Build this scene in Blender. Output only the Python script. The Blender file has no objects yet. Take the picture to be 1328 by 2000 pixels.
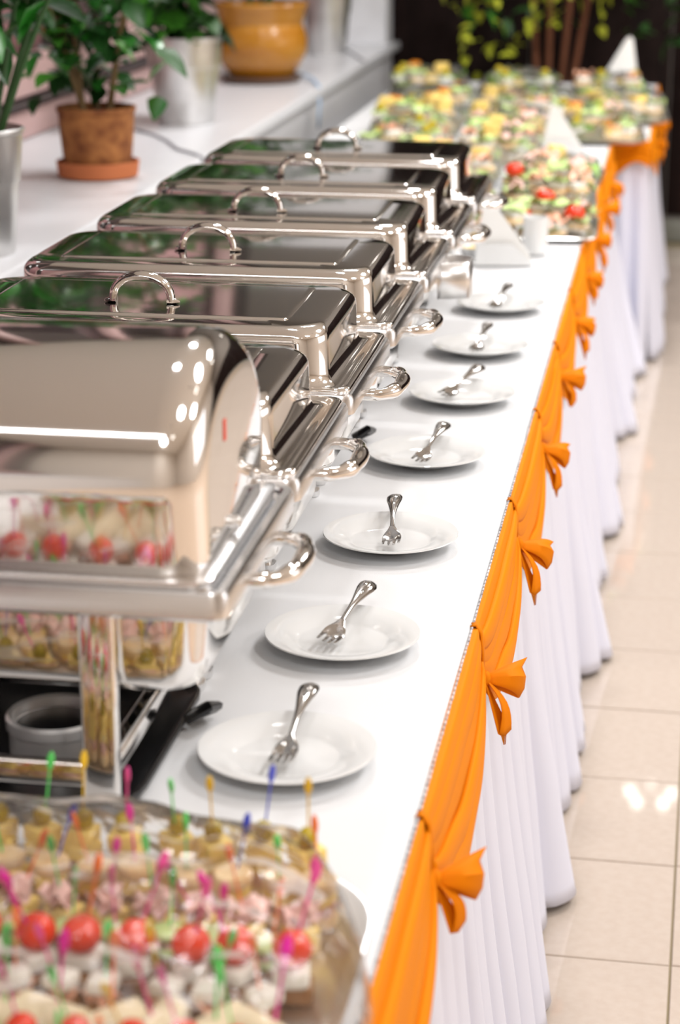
import bpy, bmesh, math, random
from mathutils import Vector, Matrix, noise
random.seed(7)
PI = math.pi
S = bpy.context.scene
COL = S.collection

# ------------------------------------------------------------------ camera
CAM_H = 1.59
PITCH = math.atan(1250 / 4000.0)
YAW = math.atan((1343 - 664) * math.cos(PITCH) / 4000.0)
cd = bpy.data.cameras.new('camera')
cam = bpy.data.objects.new('camera', cd); COL.objects.link(cam)
cam.location = (0, 0, CAM_H)
cam.rotation_euler = (PI / 2 - PITCH, 0, YAW)
cd.sensor_fit = 'VERTICAL'; cd.sensor_height = 36.0; cd.sensor_width = 24.0
cd.lens = 72.0
cd.clip_start = 0.05
cd.dof.use_dof = True
cd.dof.focus_distance = 2.6
cd.dof.aperture_fstop = 4.2
S.camera = cam

# ------------------------------------------------------------------ world, lights, exposure
W = bpy.data.worlds.new('world'); S.world = W; W.use_nodes = True
W.node_tree.nodes['Background'].inputs[0].default_value = (0.9, 0.93, 1, 1)
W.node_tree.nodes['Background'].inputs[1].default_value = 0.6
S.view_settings.view_transform = 'Standard'
S.view_settings.look = 'None'
S.view_settings.exposure = -1.12
S.view_settings.gamma = 1.0
S.view_settings.use_curve_mapping = False
try:
    S.cycles.transparent_max_bounces = 24
    S.cycles.max_bounces = 10
    S.cycles.sample_clamp_indirect = 6.0
except Exception:
    pass

def area(name, loc, sx, sy, power, color=(1, 1, 1), target=None):
    l = bpy.data.lights.new(name, 'AREA'); l.shape = 'RECTANGLE' if sx != sy else 'DISK'
    l.size = sx; l.size_y = sy; l.energy = power; l.color = color
    o = bpy.data.objects.new(name, l); COL.objects.link(o); o.location = loc
    if target is not None:
        d = Vector(target) - Vector(loc)
        o.rotation_euler = d.to_track_quat('-Z', 'Y').to_euler()
    return o
ROOM_H = 3.8
LW = (1, .99, .985)
area('ceiling_light', (1.6, 4.6, ROOM_H - .03), 1.1, 1.1, 190, LW)
area('ceiling_light', (1.6, 1.4, ROOM_H - .03), .8, .8, 85, LW)
area('ceiling_light', (3.6, 3.0, ROOM_H - .03), 1.1, 1.1, 120, LW)
area('ceiling_light', (0.4, -1.6, ROOM_H - .03), .9, .9, 155, LW)
area('ceiling_strip_light', (-0.9, -1.0, ROOM_H - .03), 2.6, .22, 60, LW)
area('ceiling_light', (1.6, 7.6, ROOM_H - .03), .8, .8, 140, LW)
area('ceiling_light', (-0.5, 6.2, ROOM_H - .03), .5, .5, 160, LW)
area('ceiling_light', (-0.5, 3.4, ROOM_H - .03), .35, .35, 40, LW)
area('side_fill_panel', (4.6, 4.0, 1.7), 3.2, 1.8, 55, (.84, .91, 1), (0, 4.0, .6))  # unseen cool fill light in front of the windowless right wall

# ------------------------------------------------------------------ materials
def mat(name, color, rough=.5, metal=0., **k):
    m = bpy.data.materials.new(name); m.use_nodes = True
    b = m.node_tree.nodes['Principled BSDF']
    b.inputs['Base Color'].default_value = (*color, 1)
    b.inputs['Roughness'].default_value = rough
    b.inputs['Metallic'].default_value = metal
    for kk, v in k.items():
        b.inputs[kk.replace('_', ' ')].default_value = v
    return m
def add_noise(m, scale=20, amt=.15, col2=None, bump=0, stretch=(1, 1, 1), detail=4, lo=.35, hi=.65):
    nt = m.node_tree; b = nt.nodes['Principled BSDF']
    tc = nt.nodes.new('ShaderNodeTexCoord'); mp = nt.nodes.new('ShaderNodeMapping')
    mp.inputs['Scale'].default_value = stretch
    n = nt.nodes.new('ShaderNodeTexNoise'); n.inputs['Scale'].default_value = scale; n.inputs['Detail'].default_value = detail
    nt.links.new(tc.outputs['Object'], mp.inputs[0]); nt.links.new(mp.outputs[0], n.inputs['Vector'])
    if col2 is not None:
        r = nt.nodes.new('ShaderNodeValToRGB')
        r.color_ramp.elements[0].position = lo; r.color_ramp.elements[1].position = hi
        r.color_ramp.elements[0].color = tuple(b.inputs['Base Color'].default_value)
        r.color_ramp.elements[1].color = (*col2, 1)
        nt.links.new(n.outputs['Fac'], r.inputs[0]); nt.links.new(r.outputs[0], b.inputs['Base Color'])
    if bump:
        bp = nt.nodes.new('ShaderNodeBump'); bp.inputs['Strength'].default_value = bump; bp.inputs['Distance'].default_value = .01
        nt.links.new(n.outputs['Fac'], bp.inputs['Height']); nt.links.new(bp.outputs[0], b.inputs['Normal'])
    return m
def emis(name, color, s):
    m = bpy.data.materials.new(name); m.use_nodes = True
    b = m.node_tree.nodes['Principled BSDF']
    b.inputs['Base Color'].default_value = (*color, 1)
    b.inputs['Emission Color'].default_value = (*color, 1); b.inputs['Emission Strength'].default_value = s
    return m
M = {}
M['steel'] = mat('polished_steel', (.84, .82, .80), .07, 1)
add_noise(M['steel'], 9, bump=.012, detail=1)
M['steel_dull'] = mat('satin_steel', (.80, .80, .80), .3, 1)
M['rail'] = mat('rail_steel', (.78, .78, .79), .24, 1)
add_noise(M['rail'], 16, bump=.03, detail=2)
M['can'] = mat('bright_can_steel', (.85, .85, .85), .3, .8)
M['fork'] = mat('fork_steel', (.50, .49, .48), .10, 1)
M['black'] = mat('black_enamel', (.004, .004, .005), .28)
M['plate'] = mat('white_porcelain', (.78, .79, .79), .10)
M['cloth'] = mat('white_tablecloth', (.74, .75, .765), .85)
add_noise(M['cloth'], 700, bump=.05, detail=2)
M['skirt'] = mat('white_skirting', (.72, .735, .85), .6)
M['orange'] = mat('orange_satin', (.80, .245, .002), .6, Specular_IOR_Level=.08)
M['orange2'] = mat('orange_satin_bow', (.76, .215, .002), .6, Specular_IOR_Level=.08)
M['lace'] = mat('grey_fastener_tape', (.35, .34, .36), .8)
add_noise(M['lace'], 90, col2=(.75, .74, .76))
M['tile'] = mat('beige_floor_tile', (.54, .455, .385), .035)
add_noise(M['tile'], 60, col2=(.57, .49, .42), detail=6)
M['grout'] = mat('brown_grout', (.27, .22, .13), .8)
M['cream_wall'] = mat('cream_wall', (.68, .62, .55), .8)
M['ceil'] = mat('ceiling_paint', (.86, .84, .80), .9)
M['dark_wood'] = mat('dark_brown_panel', (.006, .0025, .002), .6, Specular_IOR_Level=.1)
add_noise(M['dark_wood'], 3, col2=(.013, .006, .005), stretch=(9, 9, 1))
M['upper_wall'] = mat('grey_brown_upper_wall', (.20, .18, .16), .8)
M['base'] = mat('greenish_grey_skirting', (.20, .20, .17), .4)
M['white_paint'] = mat('white_paint', (.74, .75, .78), .5)
M['sill'] = mat('white_sill', (.72, .73, .76), .28)
M['pink'] = mat('dusty_pink_blind', (.36, .20, .21), .7)
M['pink2'] = mat('pinkish_window_rail', (.45, .30, .29), .45)
M['dark_glass'] = mat('dark_window_glass', (.02, .014, .016), .06)
M['dark_gap'] = mat('dark_metal_rail', (.03, .022, .024), .4)
M['bucket'] = mat('galvanised_metal', (.72, .71, .70), .33, 1)
add_noise(M['bucket'], 14, col2=(.62, .61, .60), detail=5, bump=.03)
M['cork'] = mat('rough_terracotta', (.16, .045, .012), .9)
add_noise(M['cork'], 28, col2=(.42, .17, .05), detail=8, bump=.35, lo=.3, hi=.7)
M['terra'] = mat('terracotta', (.50, .15, .05), .75)
M['ochre'] = mat('ochre_glaze', (.36, .14, .01), .22)
add_noise(M['ochre'], 4, col2=(.46, .21, .03), detail=4, stretch=(1, 1, 6))
M['ochre_dark'] = mat('dark_saucer_glaze', (.10, .045, .02), .3)
M['soil'] = mat('potting_soil', (.02, .012, .008), .95)
M['bark'] = mat('plant_stem', (.16, .10, .04), .8)
M['trunk'] = mat('reddish_trunk', (.15, .05, .02), .8)
M['stemg'] = mat('green_stem', (.03, .09, .02), .6)
M['leafA'] = mat('glossy_green_leaf', (.02, .16, .015), .3)
M['leafB'] = mat('dark_green_leaf', (.018, .085, .016), .35)
M['leafC'] = mat('mid_green_leaf', (.05, .20, .02), .4)
M['leafY'] = mat('yellow_green_leaf', (.42, .46, .03), .5)
M['leafD'] = mat('deep_green_leaf', (.02, .07, .012), .5)
M['blue'] = mat('pale_blue_ribbon', (.30, .42, .58), .6)
M['wire'] = mat('grey_cable', (.30, .30, .33), .6)
M['napkin'] = mat('white_paper_napkin', (.88, .88, .86), .9)
M['bread'] = mat('toasted_bread', (.76, .50, .24), .8)
add_noise(M['bread'], 60, col2=(.86, .68, .42))
M['brown'] = mat('brown_bread', (.26, .12, .04), .85)
M['cheese'] = mat('pale_yellow_cheese', (.92, .68, .20), .5)
M['ham'] = mat('pink_ham', (.86, .52, .46), .5)
add_noise(M['ham'], 45, col2=(.88, .62, .55))
M['roll'] = mat('pale_crepe', (.83, .72, .50), .7)
M['olive'] = mat('green_olive', (.52, .40, .02), .25)
M['tomato'] = mat('cherry_tomato', (.82, .055, .015), .15)
M['pepper'] = mat('orange_pepper', (.86, .28, .02), .3)
M['lettuce'] = mat('lettuce_leaf', (.32, .62, .08), .5)
M['lettuce2'] = mat('pale_lettuce_leaf', (.55, .72, .28), .5)
M['cucumber'] = mat('cucumber_slice', (.55, .68, .28), .3)
M['cream'] = mat('white_cream_cheese', (.84, .82, .74), .6)
M['salmon'] = mat('salmon_slice', (.86, .46, .30), .4)
PICKS = {'pink': (.85, .10, .36), 'green': (.12, .75, .16), 'orange': (.95, .22, .05),
         'blue': (.06, .09, .62), 'yellow': (.80, .52, .03), 'magenta': (.85, .02, .42)}
for k, c in PICKS.items():
    M['pick_' + k] = mat(k + '_plastic', c, .3)
M['bulb'] = emis('lit_bulb', (1, .96, .9), 18)
M['spot'] = emis('lit_spot', (1, .97, .93), 45)

def film_mat():
    m = bpy.data.materials.new('cling_film'); m.use_nodes = True
    nt = m.node_tree; nt.nodes.clear()
    out = nt.nodes.new('ShaderNodeOutputMaterial')
    tr = nt.nodes.new('ShaderNodeBsdfTransparent'); tr.inputs[0].default_value = (.995, .995, .995, 1)
    gl = nt.nodes.new('ShaderNodeBsdfGlossy'); gl.inputs['Roughness'].default_value = .16
    mx = nt.nodes.new('ShaderNodeMixShader'); fr = nt.nodes.new('ShaderNodeFresnel'); fr.inputs[0].default_value = 1.28
    n = nt.nodes.new('ShaderNodeTexNoise'); n.inputs['Scale'].default_value = 22; n.inputs['Detail'].default_value = 2
    mp = nt.nodes.new('ShaderNodeMapping'); mp.inputs['Scale'].default_value = (1, .45, 1); mp.inputs['Rotation'].default_value = (0, 0, .5)
    tc = nt.nodes.new('ShaderNodeTexCoord')
    bp = nt.nodes.new('ShaderNodeBump'); bp.inputs['Strength'].default_value = .9; bp.inputs['Distance'].default_value = .02
    L = nt.links.new
    L(tc.outputs['Object'], mp.inputs[0]); L(mp.outputs[0], n.inputs['Vector']); L(n.outputs['Fac'], bp.inputs['Height'])
    L(bp.outputs[0], gl.inputs['Normal']); L(bp.outputs[0], fr.inputs['Normal'])
    L(fr.outputs[0], mx.inputs[0]); L(tr.outputs[0], mx.inputs[1]); L(gl.outputs[0], mx.inputs[2]); df = nt.nodes.new('ShaderNodeBsdfDiffuse'); df.inputs[0].default_value = (.9, .9, .9, 1)
    tl = nt.nodes.new('ShaderNodeBsdfTranslucent'); tl.inputs[0].default_value = (.9, .9, .9, 1)
    ad = nt.nodes.new('ShaderNodeMixShader'); L(df.outputs[0], ad.inputs[1]); L(tl.outputs[0], ad.inputs[2])
    rp = nt.nodes.new('ShaderNodeMapRange'); rp.inputs[1].default_value = .56; rp.inputs[2].default_value = .64; rp.inputs[3].default_value = .02; rp.inputs[4].default_value = .6  # crinkle haze and white highlight streaks, put in as pale diffuse colour
    n2 = nt.nodes.new('ShaderNodeTexNoise'); n2.inputs['Scale'].default_value = 16; n2.inputs['Detail'].default_value = 5; n2.inputs['Distortion'].default_value = 1.5
    m2 = nt.nodes.new('ShaderNodeMapping'); m2.inputs['Scale'].default_value = (.5, 1.6, 1); m2.inputs['Rotation'].default_value = (0, 0, .7)
    L(tc.outputs['Object'], m2.inputs[0]); L(m2.outputs[0], n2.inputs['Vector']); L(n2.outputs['Fac'], rp.inputs[0])
    hz = nt.nodes.new('ShaderNodeMixShader'); L(rp.outputs[0], hz.inputs[0]); L(mx.outputs[0], hz.inputs[1]); L(ad.outputs[0], hz.inputs[2])
    L(hz.outputs[0], out.inputs[0])
    return m
M['film'] = film_mat()

# ------------------------------------------------------------------ helpers
def obj(name, bm, m, parent=None, smooth=True, ang=40, recalc=True):
    if recalc:
        bmesh.ops.recalc_face_normals(bm, faces=bm.faces[:])
    me = bpy.data.meshes.new(name); bm.to_mesh(me); bm.free()
    if smooth:
        for p in me.polygons: p.use_smooth = True
        me.set_sharp_from_angle(angle=math.radians(ang))
    for mm in (m if isinstance(m, (list, tuple)) else [m]): me.materials.append(mm)
    o = bpy.data.objects.new(name, me); COL.objects.link(o)
    if parent is not None: o.parent = parent
    return o
def tag(o, label, cat, group=None, kind=None):
    if label: o['label'] = label
    if cat: o['category'] = cat
    if group: o['group'] = group
    if kind: o['kind'] = kind
    return o
def thing(name, label, cat, loc=(0, 0, 0), rz=0, group=None):
    o = bpy.data.objects.new(name, None); COL.objects.link(o)
    o.empty_display_size = .05
    o.location = loc; o.rotation_euler = (0, 0, rz)
    return tag(o, label, cat, group)
def struct(name, bm, m, **k):
    o = obj(name, bm, m, **k); o['kind'] = 'structure'; return o
def share(name, src, parent=None, loc=None, rot=None, sc=None):
    o = bpy.data.objects.new(name, src.data if hasattr(src, 'data') else src); COL.objects.link(o)
    if parent is not None: o.parent = parent
    if loc is not None: o.location = loc
    if rot is not None: o.rotation_euler = rot
    if sc is not None: o.scale = sc if hasattr(sc, '__len__') else (sc, sc, sc)
    return o
def copy_tree(o, parent=None):
    c = o.copy(); COL.objects.link(c)
    if parent is not None: c.parent = parent; c.matrix_parent_inverse = o.matrix_parent_inverse.copy()
    for ch in list(o.children): copy_tree(ch, c)
    return c
def NB(): return bmesh.new()
def loft(bm, loops, closed=True, cap0=False, cap1=False, wrap=False):
    vs = [[bm.verts.new(p) for p in lp] for lp in loops]
    n = len(vs[0]); rng = range(n) if closed else range(n - 1)
    pairs = list(zip(vs[:-1], vs[1:])) + ([(vs[-1], vs[0])] if wrap else [])
    for a, b in pairs:
        for i in rng:
            j = (i + 1) % n
            bm.faces.new((a[i], a[j], b[j], b[i]))
    if cap0: bm.faces.new(vs[0])
    if cap1: bm.faces.new(vs[-1])
    return vs
def rr(cx, cy, hx, hy, r, z, n=5):
    r = max(min(r, hx - 1e-4, hy - 1e-4), 1e-5)
    pts = []
    for k, (sx, sy) in enumerate(((1, 1), (-1, 1), (-1, -1), (1, -1))):
        for i in range(n + 1):
            a = (k + i / n) * PI / 2
            pts.append((cx + sx * (hx - r) + r * math.cos(a), cy + sy * (hy - r) + r * math.sin(a), z))
    return pts
def box(bm, x0, x1, y0, y1, z0, z1, bev=0.):
    if bev <= 0:
        loft(bm, [rr_sq(x0, x1, y0, y1, z0), rr_sq(x0, x1, y0, y1, z1)], cap0=True, cap1=True); return
    cx, cy, hx, hy = (x0 + x1) / 2, (y0 + y1) / 2, (x1 - x0) / 2, (y1 - y0) / 2
    b = bev
    loft(bm, [rr(cx, cy, hx - b, hy - b, b * .5, z0, 2), rr(cx, cy, hx, hy, b, z0 + b, 2), rr(cx, cy, hx, hy, b, z1 - b, 2),
              rr(cx, cy, hx - b * .3, hy - b * .3, b, z1 - b * .3, 2), rr(cx, cy, hx - b, hy - b, b * .5, z1, 2)], cap0=True, cap1=True)
def rr_sq(x0, x1, y0, y1, z): return [(x0, y0, z), (x1, y0, z), (x1, y1, z), (x0, y1, z)]
def lathe(bm, prof, n=32, cx=0, cy=0, cap0=True, cap1=True):
    loops = [[(cx + r * math.cos(2 * PI * i / n), cy + r * math.sin(2 * PI * i / n), z) for i in range(n)] for r, z in prof]
    loft(bm, loops, cap0=cap0, cap1=cap1)
def tube(bm, pts, r, n=8, cap=True, flat=1.):
    pts = [Vector(p) for p in pts]; loops = []
    up = None
    for i, p in enumerate(pts):
        t = (pts[min(i + 1, len(pts) - 1)] - pts[max(i - 1, 0)]).normalized()
        if up is None:
            up = Vector((0, 0, 1)) if abs(t.z) < .9 else Vector((1, 0, 0))
        u = (up - t * up.dot(t)).normalized(); v = t.cross(u); up = u
        ri = r[i] if hasattr(r, '__len__') else r
        loops.append([tuple(p + u * (ri * math.cos(2 * PI * k / n)) + v * (ri * flat * math.sin(2 * PI * k / n))) for k in range(n)])
    loft(bm, loops, cap0=cap, cap1=cap)
def ball(bm, c, r, sx=1, sy=1, sz=1, n=12, m=8):
    prof = []
    for i in range(1, m):
        a = PI * i / m
        prof.append((r * math.sin(a), -r * math.cos(a)))
    vs = loft(bm, [[(c[0] + sx * q * math.cos(2 * PI * k / n), c[1] + sy * q * math.sin(2 * PI * k / n), c[2] + sz * z) for k in range(n)] for q, z in prof], cap0=True, cap1=True)

# ------------------------------------------------------------------ room
X_L, X_R, Y_B, Y_F = -1.95, 5.0, -3.5, 9.3
bm = NB(); box(bm, X_L, X_R, Y_B, Y_F, -.1, -.004)
fl = struct('floor', bm, M['grout'], smooth=False)
# far-off floor: one slab with procedural tiling where the single tiles end
def tiled():
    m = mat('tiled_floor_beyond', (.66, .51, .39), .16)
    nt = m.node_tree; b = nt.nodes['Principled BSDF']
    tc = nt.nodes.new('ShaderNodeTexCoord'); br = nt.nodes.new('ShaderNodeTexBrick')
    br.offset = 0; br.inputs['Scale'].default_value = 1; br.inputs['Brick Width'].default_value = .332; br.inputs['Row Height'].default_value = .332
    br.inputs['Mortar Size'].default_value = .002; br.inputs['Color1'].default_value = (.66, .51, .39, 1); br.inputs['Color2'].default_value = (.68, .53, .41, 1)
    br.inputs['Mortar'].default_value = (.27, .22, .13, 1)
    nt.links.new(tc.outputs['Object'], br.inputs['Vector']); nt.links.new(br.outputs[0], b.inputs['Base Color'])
    return m
tm = tiled()
T = .332; TR = math.radians(-1.0)
# tile grid origin on the corner seen bottom right
ox, oy = .0535, 2.817
bm = NB(); g = .0018; h = T / 2 - g
loft(bm, [rr_sq(-h, h, -h, h, -.004), rr_sq(-h, h, -h, h, -.0012), rr_sq(-h + .0012, h - .0012, -h + .0012, h - .0012, 0)], cap1=True)
tile0 = obj('tile', bm, M['tile'], fl, smooth=False)
first = True
for i in range(-3, 3):
    for j in range(-3, 20):
        lx, ly = (i + .5) * T, (j + .5) * T
        x = ox + lx * math.cos(TR) - ly * math.sin(TR); y = oy + lx * math.sin(TR) + ly * math.cos(TR)
        if y > 9.1: continue
        o = tile0 if first else share('tile', tile0, fl)
        first = False
        o.location = (x, y, random.uniform(-.0004, .0004)); o.rotation_euler = (random.uniform(-.0007, .0007), random.uniform(-.0007, .0007), TR)
bm = NB(); x1 = ox + 3 * T + .06
box(bm, x1 + .12, X_R, Y_B, Y_F, -.004, -.0005)
box(bm, X_L, x1 + .12, Y_B, oy - 3 * T - .02, -.004, -.0005)
box(bm, X_L, ox - 3 * T - .002, oy - 3 * T - .02, Y_F, -.004, -.0005)
o = obj('floor_surface_beyond', bm, tm, fl, smooth=False); o['kind'] = 'structure'

bm = NB(); box(bm, X_L, X_R, Y_B, Y_F, ROOM_H, ROOM_H + .1); struct('ceiling', bm, M['ceil'], smooth=False)
bm = NB(); box(bm, X_L, X_R + .1, Y_F, Y_F + .1, 0, ROOM_H); wf = struct('wall_far', bm, M['upper_wall'], smooth=False)
for k in range(10):      # panel joints of the brown wall
    bm = NB(); x = -1.268 + k * .62
    box(bm, x, x + .612, Y_F - .018, Y_F - .001, .12, 2.05, .004)
    o = obj('panel', bm, M['dark_wood'], wf)
bm = NB(); box(bm, -1.2, X_R, Y_F - .035, Y_F - .001, 0, .10, .006); struct('baseboard_far', bm, M['base'])
bm = NB(); box(bm, X_R, X_R + .1, Y_B, Y_F, 0, ROOM_H); struct('wall_right', bm, M['cream_wall'], smooth=False)
bm = NB(); box(bm, X_L - .1, X_R + .1, Y_B - .1, Y_B, 0, ROOM_H); struct('wall_near', bm, M['cream_wall'], smooth=False)
bm = NB(); box(bm, X_L - .1, X_L, Y_B, Y_F + .1, 0, ROOM_H); struct('wall_left', bm, M['dark_gap'], smooth=False)
bm = NB(); box(bm, X_L, -1.27, 9.10, Y_F - .001, 0, 2.05); struct('pillar_far', bm, M['white_paint'], smooth=False)
bm = NB(); box(bm, X_L, -1.27, Y_B, 9.10, 0, .83); struct('wall_below_sill', bm, M['white_paint'], smooth=False)
bm = NB(); box(bm, X_L, -1.228, Y_B, 9.26, .832, .87, .008); struct('trim_1', bm, M['sill'])
# window: rails, glass, pinkish blind
bm = NB()
box(bm, -1.85, -1.80, Y_B + .1, 9.05, .872, .95, .004)
wn = struct('window_1', bm, M['pink2'])
bm = NB(); box(bm, -1.80, -1.785, Y_B + .1, 9.05, .965, .985, .003); obj('window_rail', bm, M['dark_gap'], wn)
bm = NB(); box(bm, -1.84, -1.79, Y_B + .1, 9.05, .99, 1.10, .006); obj('window_rail', bm, M['pink2'], wn)
bm = NB(); box(bm, -1.89, -1.88, Y_B + .1, 9.05, .95, ROOM_H - .1); obj('pane', bm, M['dark_glass'], wn, smooth=False)
for k in range(8):
    y = -2.6 + k * 1.55
    bm = NB(); box(bm, -1.87, -1.80, y, y + .09, 1.1, ROOM_H - .1, .006); obj('window_post', bm, M['pink2'], wn)
for k in range(8):    # pleated pink blinds between the posts
    y0 = -2.6 + k * 1.55 + .12; n = 60
    if k == 7: continue
    wdt = random.choice((.65, .9, 1.1))
    bm = NB()
    A = [(-1.86 + .018 * math.sin(i * 1.3), y0 + wdt * i / n) for i in range(n + 1)]
    loft(bm, [[(a, b, 1.02) for a, b in A], [(a, b, 2.1) for a, b in A]], closed=False)
    o = obj('window_blind', bm, M['pink'], wn)
    sm = o.modifiers.new('t', 'SOLIDIFY'); sm.thickness = .003

# pendant lamps with round bulbs beyond the table (mirrored in the floor tiles) and over the room
def pendant(loc, label, k=5):
    t = thing('pendant_lamp', label, 'lamp', loc)
    bm = NB(); tube(bm, [(0, 0, 0), (0, 0, ROOM_H - loc[2])], .008); obj('stem', bm, M['dark_gap'], t)
    bm = NB(); lathe(bm, [(.05, ROOM_H - loc[2] - .03), (.06, ROOM_H - loc[2])], 16); obj('ceiling_rose', bm, M['dark_gap'], t)
    for i in range(k):
        a = 2 * PI * i / k + .3
        bm = NB(); tube(bm, [(0, 0, .02), (.07 * math.cos(a), .07 * math.sin(a), -.01), (.10 * math.cos(a), .10 * math.sin(a), .03)], .006); obj('arm', bm, M['dark_gap'], t)
        bm = NB(); ball(bm, (.10 * math.cos(a), .10 * math.sin(a), .055), .028); obj('bulb', bm, M['bulb'], t)
    return t
pendant((.03, 8.75, 2.42), 'five-armed pendant lamp with round bulbs before the dark wall')
pendant((1.3, 3.0, 2.7), 'five-armed pendant lamp with round bulbs to the right of the plates')
pendant((.9, .2, 2.7), 'five-armed pendant lamp with round bulbs behind the camera')
pendant((1.5, 5.9, 2.7), 'five-armed pendant lamp with round bulbs right of the sandwich trays')

# ------------------------------------------------------------------ tables and cloths
TZ = .75
def table(name, label, x0, x1, y0, y1):
    t = thing(name, label, 'table', ((x0 + x1) / 2, (y0 + y1) / 2, 0))
    hx, hy = (x1 - x0) / 2, (y1 - y0) / 2
    bm = NB(); box(bm, -hx, hx, -hy, hy, .715, .744, .004); obj('tabletop', bm, M['cream_wall'], t)
    for sx in (-1, 1):
        for sy in (-1, 1):
            bm = NB(); box(bm, sx * (hx - .1) - .02, sx * (hx - .1) + .02, sy * (hy - .1) - .02, sy * (hy - .1) + .02, 0, .715, .003)
            obj('leg', bm, M['steel_dull'], t)
    return t
EDGE = -.2095; EDGE2 = -.085; LEFT = -1.15
table('buffet_table', 'long buffet table under white cloths with the chafing dishes on it', LEFT, EDGE - .004, .95, 6.85)
table('buffet_table', 'wider buffet table at the far end under the last wrapped trays', LEFT, EDGE2 - .004, 6.87, 8.75)

def cloth(name, label, x0, x1, y0, y1, z, wr=.0, nx=40, ny=80, drop=.0, curl=0.):
    bm = NB(); rows = []
    for j in range(ny + 1):
        y = y0 + (y1 - y0) * j / ny; row = []
        for i in range(nx + 1):
            x = x0 + (x1 - x0) * i / nx
            zz = z + wr * max(0, noise.noise(Vector((x * 3, y * 2.2, 3.1)))) ** 1.2
            if curl:
                d = abs(y - (y1 if curl > 0 else y0))
                if d < .05 and x > -.47:
                    zz += abs(curl) * (1 - d / .05) ** 2 * max(0, .25 + noise.noise(Vector((x * 9, 1.7, 0))) * 1.3)
            row.append((x, y, zz))
        rows.append(row)
    # fold-down border on the visible side
    for r in rows:
        r.append((x1 + .0025, r[-1][1], z - .004)); r.append((x1 + .003, r[-1][1], z - .02 - drop))
    loft(bm, rows, closed=False)
    o = obj(name, bm, M['cloth'], ang=60, recalc=False)
    return tag(o, label, 'tablecloth')
cloth('tablecloth', 'white tablecloth under the nearer plates, its far edge slightly curled', LEFT, EDGE, .95, 3.14, .7495, .0008, curl=.018)
cloth('tablecloth', 'white tablecloth under the farther plates and the white napkin cone', LEFT, EDGE - .0005, 3.05, 6.86, .7465, .0009)
cloth('tablecloth', 'white tablecloth under the farthest wrapped trays', LEFT, EDGE2, 6.865, 8.75, .7465, .0009, ny=30)

# grey fastening tape peeping out between cloth and orange swag
bm = NB(); y = 1.0
while y < 6.8:
    box(bm, EDGE + .0030, EDGE + .0046 + random.uniform(0, .0006), y, y + .009, .7425, .7505)
    y += .0135
box(bm, EDGE + .0032, EDGE + .0038, .96, 6.82, .735, .7495)
tag(obj('fastening_tape', bm, M['lace'], smooth=False), 'thin grey toothed fastening tape along the cloth edge', 'tape')

# ------------------------------------------------------------------ white skirting
LOBES = [(1.35, .012, .16), (1.9, .010, .13), (2.62, .018, .12), (3.03, .045, .085), (3.42, .02, .10), (3.62, .022, .08), (4.05, .062, .10), (4.55, .03, .08),
         (4.98, .055, .10), (5.42, .045, .09), (5.93, .07, .10), (6.35, .055, .1), (6.7, .09, .12)]
def skirt(name, label, y0, y1, edge, hem, lobes, seed, ztop=.735, mult=1.):
    rnd = random.Random(seed)
    # knife pleats: list of (start, width)
    pl = []; y = y0
    while y < y1:
        w = rnd.uniform(.060, .115); pl.append((y, w, rnd.uniform(.7, 1.3), rnd.random())); y += w
    ys = []; 
    for (s, w, a, q) in pl:
        for k in range(9): ys.append((min(s + w * k / 9, y1), k / 9, a, q))
    nv = 26; rows = []
    for v in range(nv + 1):
        t = v / nv; z = ztop + (.012 - ztop) * t
        row = []
        for (yy, u, a, q) in ys:
            f = math.sin(PI * (u ** .8)) ** .6        # rounded pleat, sharper on one side
            amp = (.003 + .023 * min(1, max(0, (t - .12) / .6))) * a
            lob = sum(A * math.exp(-((yy - c - .02 * math.sin(t * 3 + c)) / wd) ** 2) for c, A, wd in lobes) * t ** 1.6
            x = edge + .003 + (hem - edge) * t ** 1.7 + amp * (f - .45) * mult + lob + .006 * t * math.sin(yy * 5.1 + t * 2.2)
            x = max(x, edge + .0015)
            row.append((x, yy + .014 * t * math.sin(q * 6.28 + t * 2.5), z + .004 * math.sin(yy * 7) * (t > .99)))
        rows.append(row)
    bm = NB(); loft(bm, rows, closed=False)
    o = obj(name, bm, M['skirt'], ang=75)
    sm = o.modifiers.new('thickness', 'SOLIDIFY'); sm.thickness = .0012; sm.offset = -1
    return tag(o, label, 'table skirt')
skirt('table_skirt', 'long pleated white table skirt hanging below the orange swag', .98, 6.84, EDGE, -.152, LOBES, 3)
skirt('table_skirt', 'white table skirt on the wider far table, before the dark wall', 6.87, 8.75, EDGE2, -.05, [(7.1, .03, .2), (7.7, .035, .15), (8.3, .03, .2)], 5)

bm = NB(); rows = []
for v in range(9):
    t_ = v / 8; rows.append([(EDGE2 + .003 + .02 * t_ - .33 + .33 * i / 40, 6.868 - .006 - .02 * t_ * (1 + math.sin(i * .9)), .735 - .72 * t_) for i in range(41)])
loft(bm, rows, closed=False); fs = [o for o in bpy.data.objects if o.name.startswith('table_skirt')][-1]
o = obj('end_panel', bm, M['skirt'], fs, ang=75)

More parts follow.
